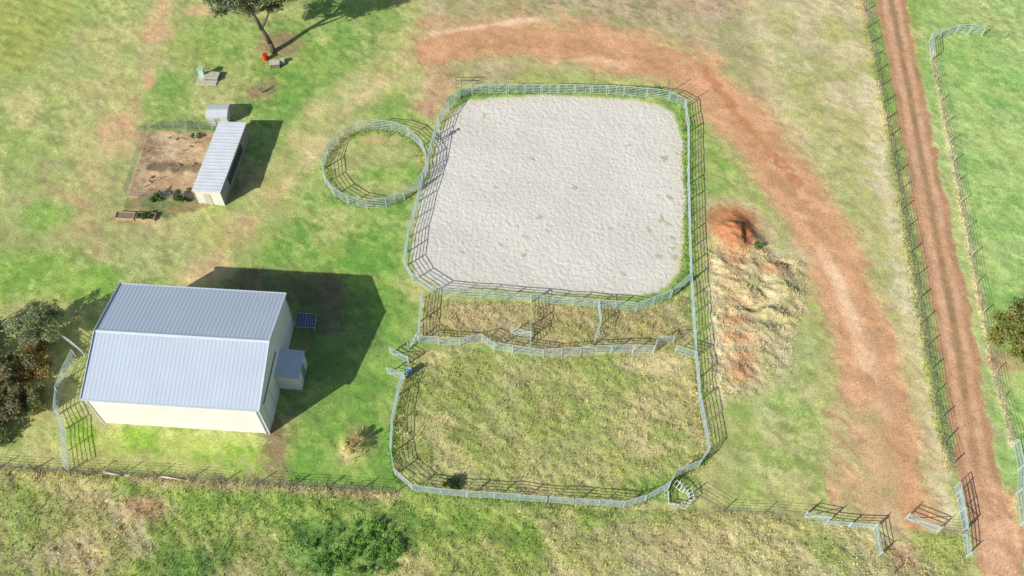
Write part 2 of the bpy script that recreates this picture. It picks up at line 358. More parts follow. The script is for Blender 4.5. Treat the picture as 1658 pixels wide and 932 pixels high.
f1=math_('MULTIPLY',math_('SUBTRACT',na.outputs[0],0.5),math_('SUBTRACT',1.8,math_('MULTIPLY',asd.outputs['Fac'],1.45)))
f2=math_('MULTIPLY',math_('SUBTRACT',nb.outputs[0],0.5),math_('SUBTRACT',0.5,math_('MULTIPLY',asd.outputs['Fac'],0.35)))
f3=math_('MULTIPLY',math_('SUBTRACT',nd.outputs[0],0.5),math_('SUBTRACT',1.7,math_('MULTIPLY',asd.outputs['Fac'],1.35)))
fac=math_('ADD',math_('ADD',math_('ADD',f1,f2),f3),1.0)
sv=n.nodes.new('ShaderNodeVectorMath'); sv.operation='SCALE'; n.links.new(at.outputs['Color'],sv.inputs[0]); n.links.new(fac,sv.inputs['Scale'])
hs=n.nodes.new('ShaderNodeHueSaturation'); n.links.new(sv.outputs[0],hs.inputs['Color']); n.links.new(math_('ADD',math_('MULTIPLY',math_('SUBTRACT',nc.outputs[0],0.5),0.04),0.5),hs.inputs['Hue'])
n.links.new(hs.outputs[0],B.inputs['Base Color'])
vo=n.nodes.new('ShaderNodeTexVoronoi'); vo.inputs['Scale'].default_value=2.6; vo.feature='SMOOTH_F1'; n.links.new(tc.outputs['Object'],vo.inputs['Vector'])
hh=math_('ADD',math_('MULTIPLY',na.outputs[0],math_('MULTIPLY',ar.outputs['Fac'],0.22)),math_('MULTIPLY',asd.outputs['Fac'],math_('ADD',math_('MULTIPLY',vo.outputs[0],0.06),math_('MULTIPLY',nc.outputs[0],0.12))))
bp=n.nodes.new('ShaderNodeBump'); bp.inputs['Distance'].default_value=1.0; bp.inputs['Strength'].default_value=0.8; n.links.new(hh,bp.inputs['Height']); n.links.new(bp.outputs[0],B.inputs['Normal'])
I=np.arange(shp[0]*shp[1]).reshape(shp)
Fq=np.stack([I[:-1,:-1].ravel(),I[1:,:-1].ravel(),I[1:,1:].ravel(),I[:-1,1:].ravel()],1)
npmesh("ground",np.c_[gx,gy,z],Fq,4,[gm],col,True,{'rgh':rgh,'sand':sandm})
# ---------------------------------------------------------------- grass tufts
grassm=mat("grass_blades",(0,0,0),.9,attr='Col',noise=.2,nscale=2,spec=.1)
def tufts(name,x,y,hmin,hmax,wd,cm=1.0,nb=3):
    k=len(x); zz=gz(x,y); i,j=idx(x,y); c=Cg[i,j]*cm*rng.uniform(.8,1.35,(k,1))
    V=[];C=[]
    for b in range(nb):
        a=rng.uniform(0,6.283,k); h=rng.uniform(hmin,hmax,k); l=rng.uniform(.6,1.6,k)*h; ox=rng.normal(0,.07,k); oy=rng.normal(0,.07,k); ww=wd*rng.uniform(.6,1.4,k)
        bx=x+ox;by=y+oy
        V.append(np.stack([np.c_[bx-np.sin(a)*ww,by+np.cos(a)*ww,zz-.03],np.c_[bx+np.sin(a)*ww,by-np.cos(a)*ww,zz-.03],np.c_[bx+np.cos(a)*l,by+np.sin(a)*l,zz+h]],1))
        C.append(np.repeat(c[:,None,:],3,1))
    V=np.concatenate(V).reshape(-1,3);C=np.clip(np.concatenate(C).reshape(-1,3),0,.9)
    return npmesh(name,V,np.arange(len(V)).reshape(-1,3),3,[grassm],C)
n0=230000
tx=rng.uniform(X0,X1,n0); ty=rng.uniform(Y0,Y1,n0); i,j=idx(tx,ty)
acc=rng.random(n0)<np.clip((Rg[i,j]-.3)*.9,0.0,1)
tufts("long_grass",tx[acc],ty[acc],.06,.24,.06,1.08)
def alongline(pts,n,sd):
    q=W(pts); L=[math.dist(q[i],q[i+1]) for i in range(len(q)-1)]; p=np.array(L)/sum(L)
    k=rng.choice(len(L),n,p=p); t=rng.random(n); A=np.array(q)
    return A[k,0]*(1-t)+A[k+1,0]*t+rng.normal(0,sd,n),A[k,1]*(1-t)+A[k+1,1]*t+rng.normal(0,sd,n)
FR=[(1395,-5),(1410,70),(1425,140),(1450,280),(1466,370),(1480,450),(1500,560),(1520,680),(1538,755)]
for pts,nn,sd in [(FR,2600,.3),([(0,757),(110,765),(200,768),(420,782),(640,797)],1000,.3),([(735,160),(760,148),(1070,146),(1108,170),(1116,450),(1075,490)],2600,.35),([(664,600),(638,700),(640,770),(670,792),(880,814),(1010,822),(1085,788),(1145,738),(1122,570)],2600,.3),(RP+[RP[0]],1200,.3),([(1508,90),(1530,200),(1555,330),(1580,460),(1605,580),(1640,720)],1200,.2)]:
    x,y=alongline(pts,nn,sd); tufts("fence_line_grass",x,y,.08,.28,.05,1.05)
# ---------------------------------------------------------------- foliage
def foliage(name,clusters,nl,size,cA,cB,flat=.8,parent=None,shell=.55):
    cl=np.array(clusters,float); wts=cl[:,3]**2; k=rng.choice(len(cl),nl,p=wts/wts.sum())
    d=rng.normal(0,1,(nl,3)); d/=np.linalg.norm(d,axis=1)[:,None]; r=(shell+(1.15-shell)*rng.random(nl)**1.3)*cl[k,3]
    c=cl[k,:3]+d*r[:,None]*np.array([1,1,flat])
    t=rng.normal(0,1,(nl,3)); t/=np.linalg.norm(t,axis=1)[:,None]; b=np.cross(t,rng.normal(0,1,(nl,3))); b/=np.linalg.norm(b,axis=1)[:,None]
    s=size*rng.uniform(.6,1.4,nl)[:,None]
    V=np.stack([c-t*s,c+b*s*.45,c+t*s,c-b*s*.45],1).reshape(-1,3)
    tone=(rng.random(len(cl))[k]*.6+rng.random(nl)*.4)[:,None]; C=lin(cA)*(1-tone)+lin(cB)*tone
    C=np.repeat(C[:,None,:],4,1).reshape(-1,3)
    o=npmesh(name,V,np.arange(len(V)).reshape(-1,4),4,[leafm],C)
    if parent: o.parent=parent
    return o
leafm=mat("leaf",(0,0,0),.7,attr='Col',noise=.15,nscale=3,spec=.25)
def translucent(m,f):
    n=m.node_tree; out=n.nodes['Material Output']; b=n.nodes['Principled BSDF']; src=b.inputs['Base Color'].links[0].from_socket
    t=n.nodes.new('ShaderNodeBsdfTranslucent'); mx=n.nodes.new('ShaderNodeMixShader'); mx.inputs[0].default_value=f
    n.links.new(src,t.inputs[0]); n.links.new(b.outputs[0],mx.inputs[1]); n.links.new(t.outputs[0],mx.inputs[2]); n.links.new(mx.outputs[0],out.inputs[0])
translucent(leafm,.35); translucent(grassm,.3)
bark=mat("bark",(104,90,78),.95,noise=.35,nscale=4,bump=.05)
def rclusters(c,R,n,r0,r1,flat=.7):
    out=[]
    for i in range(n):
        d=Vector((random.gauss(0,1),random.gauss(0,1),random.gauss(0,1))).normalized()*(R*random.random()**.45)
        out.append((c[0]+d.x,c[1]+d.y,c[2]+d.z*flat,random.uniform(r0,r1)))
    return out
def limbs(mb,base,pts,clusters,r):
    p=Vector(base); prev=p; rr=r; n=len(pts); nodes=[p]
    for i,q in enumerate(pts):
        q=Vector(q); mb.beam(prev,q,rr*2,n=8,w2=rr*2*.8); rr*=.8; prev=q; nodes.append(q)
    for c in clusters:
        c=Vector(c[:3]); s=min(nodes[1:],key=lambda k:(k-c).length+ (3 if k.z>c.z else 0)); m=s.lerp(c,.5)+Vector((random.uniform(-.4,.4),random.uniform(-.4,.4),random.uniform(-.2,.5)))
        mb.beam(s,m,rr*1.1,n=6,w2=rr*.7); mb.beam(m,c,rr*.7,n=6,w2=rr*.25)
# gum tree
b=G(443,84); tr_e=empty("gum_tree",b); mb=MB()
path=[(-.2,.1,1.5),(-.8,.3,3.6),(-1.3,.2,6.0),(-2.2,.6,8.2)]
cl=rclusters((-1.6,1.8,11.0),5.6,80,.8,1.4,.6)
cl+=[(-5.4,-.6,7.4,.9),(-4.6,-.2,7.0,.8),(-3.6,.3,7.4,.7),(-4.4,.4,8.,1.),(1.0,.2,7.0,.8),(1.7,.9,6.8,.8),(-6,.5,8,1.0),(2.2,1.6,7.8,.9),(4.,2,8.4,1.2),(4.6,1.4,9.4,1.2),(3.4,.6,8.6,1.1),(2.6,2.6,8.4,1.1)]
limbs(mb,(0,0,-.2),path,cl,.42)
mb.beam((-.8,.3,3.6),(.5,.3,6.0),.35,n=8,w2=.22); mb.beam((.5,.3,6),(1.6,.8,8.6),.22,n=8,w2=.12)
mb.obj("trunk",[bark],tr_e,smooth=True); foliage("crown",cl,26000,.2,(106,120,86),(150,156,120),.75,tr_e,.2)
def bush(name,px,py,R,hz,n,r0,r1,nl,size,cA,cB,stems=True,flat=.7,dx=0,dy=0):
    b=G(px,py); e=empty(name,b+Vector((dx,dy,0))); cl=rclusters((0,0,hz),R,n,r0,r1,flat)
    cl=[(c[0],c[1],max(c[2],c[3]*.5),c[3]) for c in cl]
    if stems:
        mb=MB(); limbs(mb,(0,0,-.1),[(0,0,hz*.35),(.1,.1,hz*.6)],cl,.16); mb.obj("trunk",[bark],e)
    foliage("crown",cl,nl,size,cA,cB,.8,e,.3); return e
bush("wattle_tree",72,552,2.7,2.4,24,.45,1.0,6500,.15,(124,142,92),(174,180,136))
bush("shrub",28,610,2.8,1.4,28,.45,.9,7500,.14,(110,118,78),(166,154,112))
bush("shrub",62,592,1.9,1.3,16,.4,.8,3800,.14,(156,136,80),(196,172,112))
bush("shrub",22,660,2.6,1.2,24,.45,.9,6500,.14,(108,114,76),(172,158,118))
bush("shrub",68,650,1.8,1.0,16,.35,.7,3800,.14,(120,138,78),(168,164,112))
bush("shrub",-20,700,2.8,1.1,20,.5,.9,5000,.15,(104,126,70),(150,154,102))
bush("shrub",-40,570,3.6,1.8,26,.6,1.2,7000,.16,(92,118,64),(142,150,100))
bush("olive_tree",1643,563,3.5,2.9,60,.45,1.0,15000,.14,(118,130,66),(170,166,96))
bush("weed_patch",605,888,3.0,.1,70,.2,.42,4500,.1,(112,160,70),(156,196,106),False,.1)
bush("weed_patch",540,893,2.4,.1,30,.2,.4,2200,.1,(112,158,70),(148,186,96),False,.1)
bush("weed_patch",577,722,1.6,.4,20,.15,.3,600,.1,(180,172,114),(210,196,144),False,.3)
bush("small_shrub",1226,402,.45,.3,6,.15,.25,500,.08,(100,140,66),(140,166,90),False)
# ---------------------------------------------------------------- steel panels
galv=mat("galvanised_steel",(192,208,202),.55,.15,.12,1.5,spec=.5)
darksteel=mat("weathered_steel",(130,134,126),.6,.3,.2,2)
timber=mat("weathered_timber",(126,112,94),.9,0,.3,3)
def panels(mb,pts,h=1.7,rails=6,pl=2.3,closed=False,rw=.042,pw=.055,mi=0):
    n=len(pts)
    for i in range(n if closed else n-1):
        a=Vector(pts[i]);b=Vector(pts[(i+1)%n]); L=(b-a).length; k=max(1,round(L/pl))
        for s in range(k):
            p=a.lerp(b,s/k+.012);q=a.lerp(b,(s+1)/k-.012)
            p.z=float(gz(p.x,p.y));q.z=float(gz(q.x,q.y))
            j1=Vector((random.uniform(-.05,.05),random.uniform(-.05,.05),0)); p+=j1; q-=j1
            hj=h+random.uniform(-.05,.05)
            p0=p-Vector((0,0,.05));q0=q-Vector((0,0,.05))
            mb.beam(p0,p+Vector((0,0,hj)),pw,mi=mi);mb.beam(q0,q+Vector((0,0,hj)),pw,mi=mi)
            m=p.lerp(q,.5); mb.beam(m+Vector((0,0,.25)),m+Vector((0,0,hj-.02)),.03,mi=mi)
            for r in range(rails):
                zz=.28+(hj-.03-.28)*r/(rails-1)
                mb.beam(p+Vector((0,0,zz)),q+Vector((0,0,zz)),rw*(1.35 if r==rails-1 else .85),mi=mi)
def GP(pts): return [G(*p) for p in pts]
def pfence(name,pts,**k):
    mb=MB(); panels(mb,GP(pts),**k); return mb.obj(name,[galv])
pfence("arena_fence",[(745,159),(765,153),(850,151),(930,152),(1010,155),(1082,162),(1108,176),(1113,215),(1113,300),(1115,380),(1117,455),(1085,483),(1030,503),(962,498),(860,489),(740,480),(700,476),(668,455),(655,432),(662,385),(678,325),(693,275),(700,240),(712,200),(728,178)],closed=True)
c0=G(608,272); R=6.1
mb=MB(); rp=[Vector((c0.x+R*math.cos(2*math.pi*i/17+.2),c0.y+R*math.sin(2*math.pi*i/17+.2),0)) for i in range(17)]
panels(mb,rp,closed=True,h=1.75); mb.obj("round_pen_fence",[galv])
pfence("paddock_fence",[(1117,455),(1121,510),(1125,580),(1131,650),(1146,732),(1132,755),(1092,772),(1082,790),(1045,812),(1010,822),(930,817),(800,808),(715,802),(668,794),(640,768),(634,735),(636,690),(645,640),(656,610)])
pfence("yard_fence",[(684,484),(681,520),(678,556),(745,561),(780,553),(800,567),(830,572),(880,578),(940,574),(990,571),(1058,572),(1062,558),(1090,556)])
pfence("yard_fence",[(861,490),(860,528),(858,562)]); pfence("yard_fence",[(968,498),(972,525),(963,558)])
pfence("yard_fence",[(1092,572),(1124,582)])
def gate(name,a,b,h=1.4,tilt=0,rails=5):
    mb=MB(); A=G(*a);Bq=G(*b)
    for p in(A,Bq): mb.beam(p,p+Vector((0,0,h+.25)),.09,n=8)
    A2=A.lerp(Bq,.04);B2=A.lerp(Bq,.96)
    for p in(A2,B2): mb.beam(p+Vector((0,0,.15)),p+Vector((0,0,h)),.05)
    for r in range(rails):
        zz=.15+(h-.15)*r/(rails-1); mb.beam(A2+Vector((0,0,zz)),B2+Vector((0,0,zz)),.045)
    mb.beam(A2+Vector((0,0,.15)),B2+Vector((0,0,h)),.045); return mb.obj(name,[galv])
gate("steel_gate",(632,572),(662,588)); gate("steel_gate",(628,605),(656,614)); gate("steel_gate",(662,566),(678,548)); gate("steel_gate",(828,540),(860,548))
gate("steel_gate",(1465,840),(1517,862)); gate("steel_gate",(1300,838),(1340,846)); gate("steel_gate",(1414,856),(1422,902)); gate("steel_gate",(1548,800),(1558,862)); gate("steel_gate",(1558,862),(1564,902))
pfence("cattle_panel_fence",[(1334,850),(1375,853),(1418,856)],h=1.3,rails=5)
pfence("cattle_panel_fence",[(1545,790),(1552,830),(1557,862)],h=1.7)
pfence("cattle_panel_fence",[(1506,98),(1504,68),(1520,62),(1545,56),(1590,56)])
pfence("cattle_panel_fence",[(1638,722),(1648,762),(1644,800),(1652,850),(1668,870)])
pfence("cattle_panel_fence",[(96,546),(118,560),(140,578)],h=1.6); pfence("cattle_panel_fence",[(124,578),(108,612),(98,640),(96,670),(106,695),(110,730),(113,765)],h=1.6)
mb=MB()
for p in[(748,150),(1080,152),(1107,172)]: 
    q=G(*p); mb.beam(q,q+Vector((0,0,2.6)),.09,n=8)
mb.obj("gate_post",[darksteel])
def wfence(name,pts,sp=3.2,h=1.25,wires=5,mats=None,pw=.08,ww=.018,lean=.04):
    mb=MB(); q=GP(pts); posts=[]
    for i in range(len(q)-1):
        L=(q[i+1]-q[i]).length;k=max(1,round(L/sp))
        for s in range(k): posts.append(q[i].lerp(q[i+1],s/k))
    posts.append(q[-1]); tops=[]
    for p in posts:
        p.z=float(gz(p.x,p.y)); l=Vector((random.gauss(0,lean),random.gauss(0,lean),1)); hj=h*random.uniform(.93,1.08)
        mb.beam(p-Vector((0,0,.1)),p+l*hj,pw*random.uniform(.8,1.2),n=6); tops.append((p,l))
    for i in range(len(posts)-1):
        for r in range(wires):
            zz=h*(.18+.78*r/(wires-1)); mb.beam(posts[i]+tops[i][1]*zz,posts[i+1]+tops[i+1][1]*zz,ww,mi=1)
    return mb.obj(name,[mats or timber,darksteel])
wfence("wire_fence",FR,sp=3.0,pw=.12,h=1.3)
pale=mat("concrete_post",(188,180,160),.9,0,.2,2)
wfence("wire_fence",[(1508,98),(1530,200),(1555,330),(1580,460),(1600,560),(1618,650),(1637,718)],sp=3.2,pw=.09,mats=pale)
wfence("wire_fence",[(-60,752),(0,757),(110,765),(200,768),(420,782),(640,797)],sp=3.0,pw=.12)
wfence("wire_fence",[(1120,800),(1170,828),(1300,838)],sp=3.5,pw=.09)
wfence("wire_fence",[(1590,58),(1625,62),(1680,66)],sp=3,pw=.07,mats=pale)
wfence("wire_fence",[(1422,902),(1440,935),(1450,970)],sp=3,pw=.09); wfence("wire_fence",[(1517,862),(1557,864)],sp=2,pw=.1)
wfence("garden_wire_fence",[(345,212),(240,207),(205,318),(262,322),(318,324)],sp=1.6,h=1.3,wires=7,pw=.05,ww=.022,mats=galv)
wfence("garden_wire_fence",[(290,204),(345,208)],sp=1.2,h=1.5,wires=5,pw=.05,ww=.02,mats=galv)
mb=MB()
for a,b2,r in[((168,765),(196,770),.22),((262,772),(300,778),.15),((170,812),(185,806),.12),((205,772),(215,768),.12)]:
    mb.beam(G(*a,.1),G(*b2,.15),r,n=8,w2=r*.7)
mb.obj("fallen_log",[mat("dry_wood",(206,196,174),.9,0,.2,3)],smooth=True)
# collapsed hay feeder: ring sections lying tangled
c=G(1096,806); mb=MB()
k=9
for i in range(k):
    a=6.283*i/k+random.uniform(-.15,.15); r=random.uniform(.9,1.35)
    M=Matrix.Translation((r*math.cos(a),r*math.sin(a),.25))@Matrix.Rotation(a+1.57+random.uniform(-.5,.5),4,'Z')@Matrix.Rotation(random.uniform(-1.2,1.0),4,'X')
    for zz in(-.3,.35): mb.beam(M@Vector((-.55,0,zz)),M@Vector((.55,0,zz)),.05)
    for xx in(-.55,-.18,.18,.55): mb.beam(M@Vector((xx,0,-.32)),M@Vector((xx,0,.5)),.04)
mb.obj("hay_feeder",[mat("white_steel",(214,220,210),.5,.1,.1,2)],loc=c+Vector((0,0,.2)))
# ---------------------------------------------------------------- buildings
roofm=mat("zincalume_roof",(184,194,206),.55,.0,.035,.35,spec=.35); wallm=ribmat("cream_cladding",(224,222,216),0,.2,.008,.6,.04); wally=ribmat("cream_cladding_side",(220,219,214),1,.2,.008,.6,.04)
trim=mat("flashing",(196,204,210),.5,.0,.05,1); dark=mat("dark_metal",(70,72,72),.6); 
def ribroof(mb,x0,x1,y0,z0,y1,z1,per=.4,rh=.035,mi=0,th=.04):
    xs_=[];zs_=[];x=x0
    while x<x1-1e-3:
        for f,hv in((0,0),(.6,0),(.74,1),(.86,1)):
            xx=x+per*f
            if xx<=x1: xs_.append(xx);zs_.append(hv*rh)
        x+=per
    xs_.append(x1);zs_.append(0)
    v=[];f=[]
    for xx,hv in zip(xs_,zs_): v+=[(xx,y0,z0+hv),(xx,y1,z1+hv)]
    for i in range(len(xs_)-1): f.append((2*i,2*i+2,2*i+3,2*i+1))
    mb.add(v,f,mi)
    e=th
    mb.add([(x0,y0,z0-e),(x1,y0,z0-e),(x1,y1,z1-e),(x0,y1,z1-e)],[(0,3,2,1)],mi)
A=Vector((-24.0,-17.2));ang=math.radians(-4.0); L=16.7;Wd=12.6;EH=5.75;RH=7.45
ux=Vector((math.cos(ang),math.sin(ang)));uy=Vector((-ux.y,ux.x)); ctr=A-ux*L/2+uy*Wd/2
shed=empty("farm_shed",(ctr.x,ctr.y,0),ang)
hx,hy=L/2,Wd/2
mb=MB(); 
mb.add([(-hx,-hy,-.2),(hx,-hy,-.2),(hx,-hy,EH),(-hx,-hy,EH)],[(0,1,2,3)],0)
mb.add([(-hx,hy,-.2),(hx,hy,-.2),(hx,hy,EH),(-hx,hy,EH)],[(1,0,3,2)],0)
for s in(-1,1): mb.add([(s*hx,-hy,-.2),(s*hx,hy,-.2),(s*hx,hy,EH),(s*hx,0,RH-.06),(s*hx,-hy,EH)],[(0,1,2,3,4)],1)
mb.obj("walls",[wallm,wally],shed)
mb=MB(); ov=.22; dz=(RH-EH)/hy*ov
ribroof(mb,-hx-ov,hx+ov,-hy-ov,EH-dz+.04,-.05,RH,rh=.014); ribroof(mb,-hx-ov,hx+ov,hy+ov,EH-dz+.04,.05,RH,rh=.014)
mb.obj("roof",[roofm],shed)
mb=MB()
for s in(-1,1):
    mb.add([(-hx-ov-.03,0,RH+.07),(hx+ov+.03,0,RH+.07),(hx+ov+.03,s*.22,RH+.035-.22*.27),(-hx-ov-.03,s*.22,RH+.035-.22*.27)],[(0,1,2,3) if s<0 else (3,2,1,0)],0)
    mb.beam((-hx-ov,s*(hy+ov+.07),EH-dz-.02),(hx+ov,s*(hy+ov+.07),EH-dz-.02),.14)
    for t in(-1,1): mb.beam((t*(hx+ov+.015),s*(hy+ov),EH-dz+.05),(t*(hx+ov+.015),0,RH+.06),.06,.2)
    mb.beam((hx-.3,s*(hy+.09),0),(hx-.3,s*(hy+.09),EH-dz-.1),.09)
for s in(-1,1):
    for t in(-1,1): mb.beam((s*(hx+.02),t*(hy+.02),0),(s*(hx+.02),t*(hy+.02),EH-.1),.12)
mb.obj("trim",[trim],shed)
mb=MB()
mb.beam((hx+.08,-5.2,4.3),(hx+.08,.6,4.3),.10,mi=2); mb.box((hx+.05,-3.4,2.1),(.06,3.5,4.2),1)
mb.box((hx+.09,-3.4,2.1),(.03,.04,4.2),2)
mb.obj("sliding_door",[dark,wally,mat("door_track",(150,154,152),.6)],shed)
mb=MB(); lx0,lx1,ly0,ly1=hx+.01,hx+2.3,-1.3,1.7
mb.add([(lx0,ly0,0),(lx1,ly0,0),(lx1,ly1,0),(lx0,ly1,0),(lx0,ly0,2.75),(lx1,ly0,2.45),(lx1,ly1,2.45),(lx0,ly1,2.75)],[(0,1,5,4),(1,2,6,5),(2,3,7,6)],0)
mb.obj("lean_to_walls",[wally],shed)
mb=MB(); mb.add([(lx0,ly0-.12,2.80),(lx1+.15,ly0-.12,2.50),(lx1+.15,ly1+.12,2.50),(lx0,ly1+.12,2.80),(lx0,ly0-.12,2.86),(lx1+.15,ly0-.12,2.56),(lx1+.15,ly1+.12,2.56),(lx0,ly1+.12,2.86)],[(3,2,1,0),(4,5,6,7),(0,1,5,4),(1,2,6,5),(2,3,7,6),(3,0,4,7)])
mb.obj("lean_to_roof",[ribmat("lean_roof",(196,204,210),1,.2,.02,.5)],shed)
mb=MB(); mb.box((lx1+.02,.3,1.0),(.05,.9,2.0)); mb.obj("lean_to_door",[mat("door_grey",(140,142,138),.6)],shed)
# solar panel on ground frame
s0=G(498,527); sp_=empty("solar_panel",s0,math.radians(-4)); mb=MB()
Mx=Matrix.Translation((0,0,1.1))@Matrix.Rotation(math.radians(18),4,'X')
def tb(mb,M,c,d,mi):
    t=MB(); t.box(c,d,mi); mb.add([M@Vector(v) for v in t.v],t.f,mi)
tb(mb,Mx,(0,0,0),(2.1,1.5,.05),0)
for i in range(2):
    tb(mb,Mx,(-.52+1.04*i,0,.03),(.98,1.4,.012),1)
for i in range(1,4):
    for s in(-.52,.52): tb(mb,Mx,(s-.49+.245*i,0,.040),(.022,1.4,.006),0)
for i in range(1,6): tb(mb,Mx,(0,-.7+.233*i,.041),(2.0,.022,.006),0)
for x in(-.9,.9):
    mb.beam((x,-.55,0),(x,-.55,.92),.05);mb.beam((x,.55,0),(x,.55,1.25),.05)
solar=mat("solar_cells",(36,50,84),.2,0,.1,2,spec=.6)
mb.obj("panel",[trim,solar],sp_)
def rectfit(c,z):
    q=[Vector(P(px,py,z)) for px,py in c]; ctr=sum(q,Vector((0,0)))/4
    u=((q[1]-q[0])+(q[2]-q[3]))/2; v=((q[3]-q[0])+(q[2]-q[1]))/2
    return ctr,u.length,v.length,math.atan2(v.y,v.x)-math.pi/2
c,wu,lv,an=rectfit([(308,306),(358,313),(398,200),(355,193)],2.6)
e=empty("chicken_coop",(c.x,c.y,float(gz(c.x,c.y))),an)
a,b=wu/2,lv/2; mb=MB()
i=.18
mb.add([(-a+i,-b+i,-.1),(a-i,-b+i,-.1),(a-i,b-i,-.1),(-a+i,b-i,-.1),(-a+i,-b+i,2.3),(a-i,-b+i,2.62),(a-i,b-i,2.62),(-a+i,b-i,2.3)],[(0,1,5,4),(2,3,7,6)],0)
mb.add([(a-i,-b+i,-.1),(a-i,b-i,-.1),(a-i,b-i,2.62),(a-i,-b+i,2.62)],[(0,1,2,3)],1)
mb.add([(-a+i,-b+i,-.1),(-a+i,b-i,-.1),(-a+i,b-i,2.3),(-a+i,-b+i,2.3)],[(3,2,1,0)],1)
mb.obj("walls",[ribmat("coop_cladding",(214,212,198),0,.15,.008,.7),ribmat("coop_cladding_side",(150,150,140),1,.15,.012,.7)],e)
r=MB(); ribroof(r,-b,b,-a,2.34,a,2.70,per=.5,rh=.02); rr=MB()
rr.v=[(yy,-xx,zz) for (xx,yy,zz) in r.v]; rr.f=[tuple(f) for f in r.f]; rr.m=[0]*len(rr.f)
rr.obj("roof",[mat("coop_roof",(204,208,210),.5,.0,.08,.8,spec=.4)],e)
mb=MB(); mb.box((-.2,-b+i-.03,.95),(.8,.05,1.8),0); mb.box((a-i+.02,0,1.3),(.04,lv*.5,1.2),1); mb.obj("door",[mat("coop_door",(190,186,168),.7),dark],e)
c,wu,lv,an=rectfit([(333,188),(367,191),(371,170),(337,168)],1.6)
e=empty("tool_shed",(c.x,c.y,float(gz(c.x,c.y))),an); a,b=wu/2,lv/2; mb=MB(); mb.box((0,0,.75),(wu-.2,lv-.2,1.6)); mb.obj("walls",[ribmat("tool_wall",(196,198,190),0,.15,.008,.6)],e)
mb=MB()
for s in(-1,1): mb.add([(-a,s*b,1.55),(a,s*b,1.55),(a,0,1.8),(-a,0,1.8),(-a,s*b,1.6),(a,s*b,1.6),(a,0,1.85),(-a,0,1.85)],[(0,1,5,4),(4,5,6,7),(0,3,2,1),(1,2,6,5),(0,4,7,3)])
mb.obj("roof",[ribmat("tool_roof",(202,206,206),0,.15,.008,.5)],e); mb=MB(); mb.box((-.1,-b+.08,.7),(.6,.05,1.3)); mb.obj("door",[mat("tool_door",(168,170,164),.6)],e)
e=empty("pump_housing",G(340,126),-.1); mb=MB()
mb.box((-.9,.1,.7),(.65,.5,1.4),0); mb.box((-.9,.1,1.43),(.8,.65,.08),0); mb.box((.35,0,.25),(1.7,1.1,.5),1); mb.box((.35,0,.53),(1.8,1.2,.08),2); mb.beam((-.6,0,.3),(-.4,0,.3),.08); mb.box((-.2,-.5,.05),(2.6,1.4,.1),2)
mb.obj("housing",[mat("green_enclosure",(168,198,176),.6),mat("grey_box",(120,130,126),.7),pale],e)
q=G(431,96); mb=MB(); mb.cyl((0,0,0),.32,.85,0); mb.cyl((0,0,.85),.33,.03,0); 
for zz in(.28,.57): mb.cyl((0,0,zz),.335,.03,0)
mb.cyl((.1,.1,.88),.05,.03,1); mb.obj("red_drum",[mat("red_paint",(206,40,40),.5),dark],loc=q)
q=G(446,107); mb=MB()
for k2 in range(4): mb.box((0,0,.12+.2*k2),(1.2,.8,.14),0) if k2<3 else mb.box((0,0,.72),(1.3,.9,.05),1)
for x in(-.55,.55):
    for y in(-.36,.36): mb.box((x,y,.35),(.1,.1,.7),0)
mb.box((.9,.5,.35),(.6,.5,.7),1)
mb.obj("wooden_crate",[timber,mat("pale_lid",(190,184,172),.8)],loc=q,rot=.1)
q=G(425,150); mb=MB()
for k2 in range(9):
    a=random.uniform(0,6.28); p1=Vector((.2*math.cos(a),.2*math.sin(a),random.uniform(.4,.9))); mb.beam((0,0,0),p1,.08,w2=.05,n=6); mb.beam(p1,p1+Vector((random.uniform(-.6,.6),random.uniform(-.6,.6),random.uniform(.3,.8))),.05,w2=.02,n=6)
mb.obj("dead_sapling",[mat("grey_wood",(150,140,124),.9)],loc=q)
e=empty("raised_garden_bed",G(222,352),-.05); mb=MB()
for x in(-1.25,1.1):
    w_=2.1
    for y in(-.45,.45): mb.box((x,y,.2),(w_,.06,.42),0)
    for s in(-1,1): mb.box((x+s*w_/2,0,.2),(.06,.96,.42),0)
    mb.box((x,0,.15),(w_-.1,.86,.3),1)
mb.obj("bed_frame",[mat("bed_timber",(180,156,130),.9),mat("soil",(136,118,98),1)],e)
foliage("plants",[(.4,0,.5,.3),(1.,.1,.5,.35),(1.6,-.1,.45,.3),(1.,-.3,.5,.25)],900,.1,(76,104,54),(112,140,76),.7,e)
bush("garden_shrub",255,322,.7,.4,8,.2,.4,1200,.1,(88,114,62),(124,146,82),False)
bush("garden_shrub",285,322,.8,.4,9,.2,.4,1300,.1,(80,106,58),(116,136,74),False)
bush("garden_shrub",300,325,.5,.4,6,.2,.35,800,.1,(72,98,54),(108,124,70),False)
bush("garden_shrub",316,222,.5,.4,6,.15,.3,700,.09,(120,146,96),(204,208,186),False)
bush("garden_shrub",735,786,1.0,.3,12,.2,.35,1500,.1,(64,94,48),(96,124,66),False,.3)
mb=MB()
for k2 in range(26):
    px=random.uniform(225,320);py=random.uniform(222,312); q=G(px,py); mb.beam(q+Vector((0,0,.1)),q+Vector((random.uniform(-.8,.8),random.uniform(-.4,.4),.12)),random.uniform(.06,.16),n=6)
mb.obj("garden_debris",[mat("debris_wood",(150,126,100),.95)])
q=G(663,604); mb=MB(); mb.cyl((0,0,0),.32,.8,0,20); mb.cyl((0,0,.8),.3,.03,1,20)
mb.cyl((0,0,.4),.335,.03,0,20); mb.obj("blue_drum",[mat("blue_plastic",(90,144,186),.5),mat("drum_lid",(160,190,205),.5)],loc=q)
mb=MB(); q=G(750,137)
for k2 in range(3): mb.beam((k2*1.0-.9,0,0),(k2*1.0-.9,0,1.3),.08,n=6)
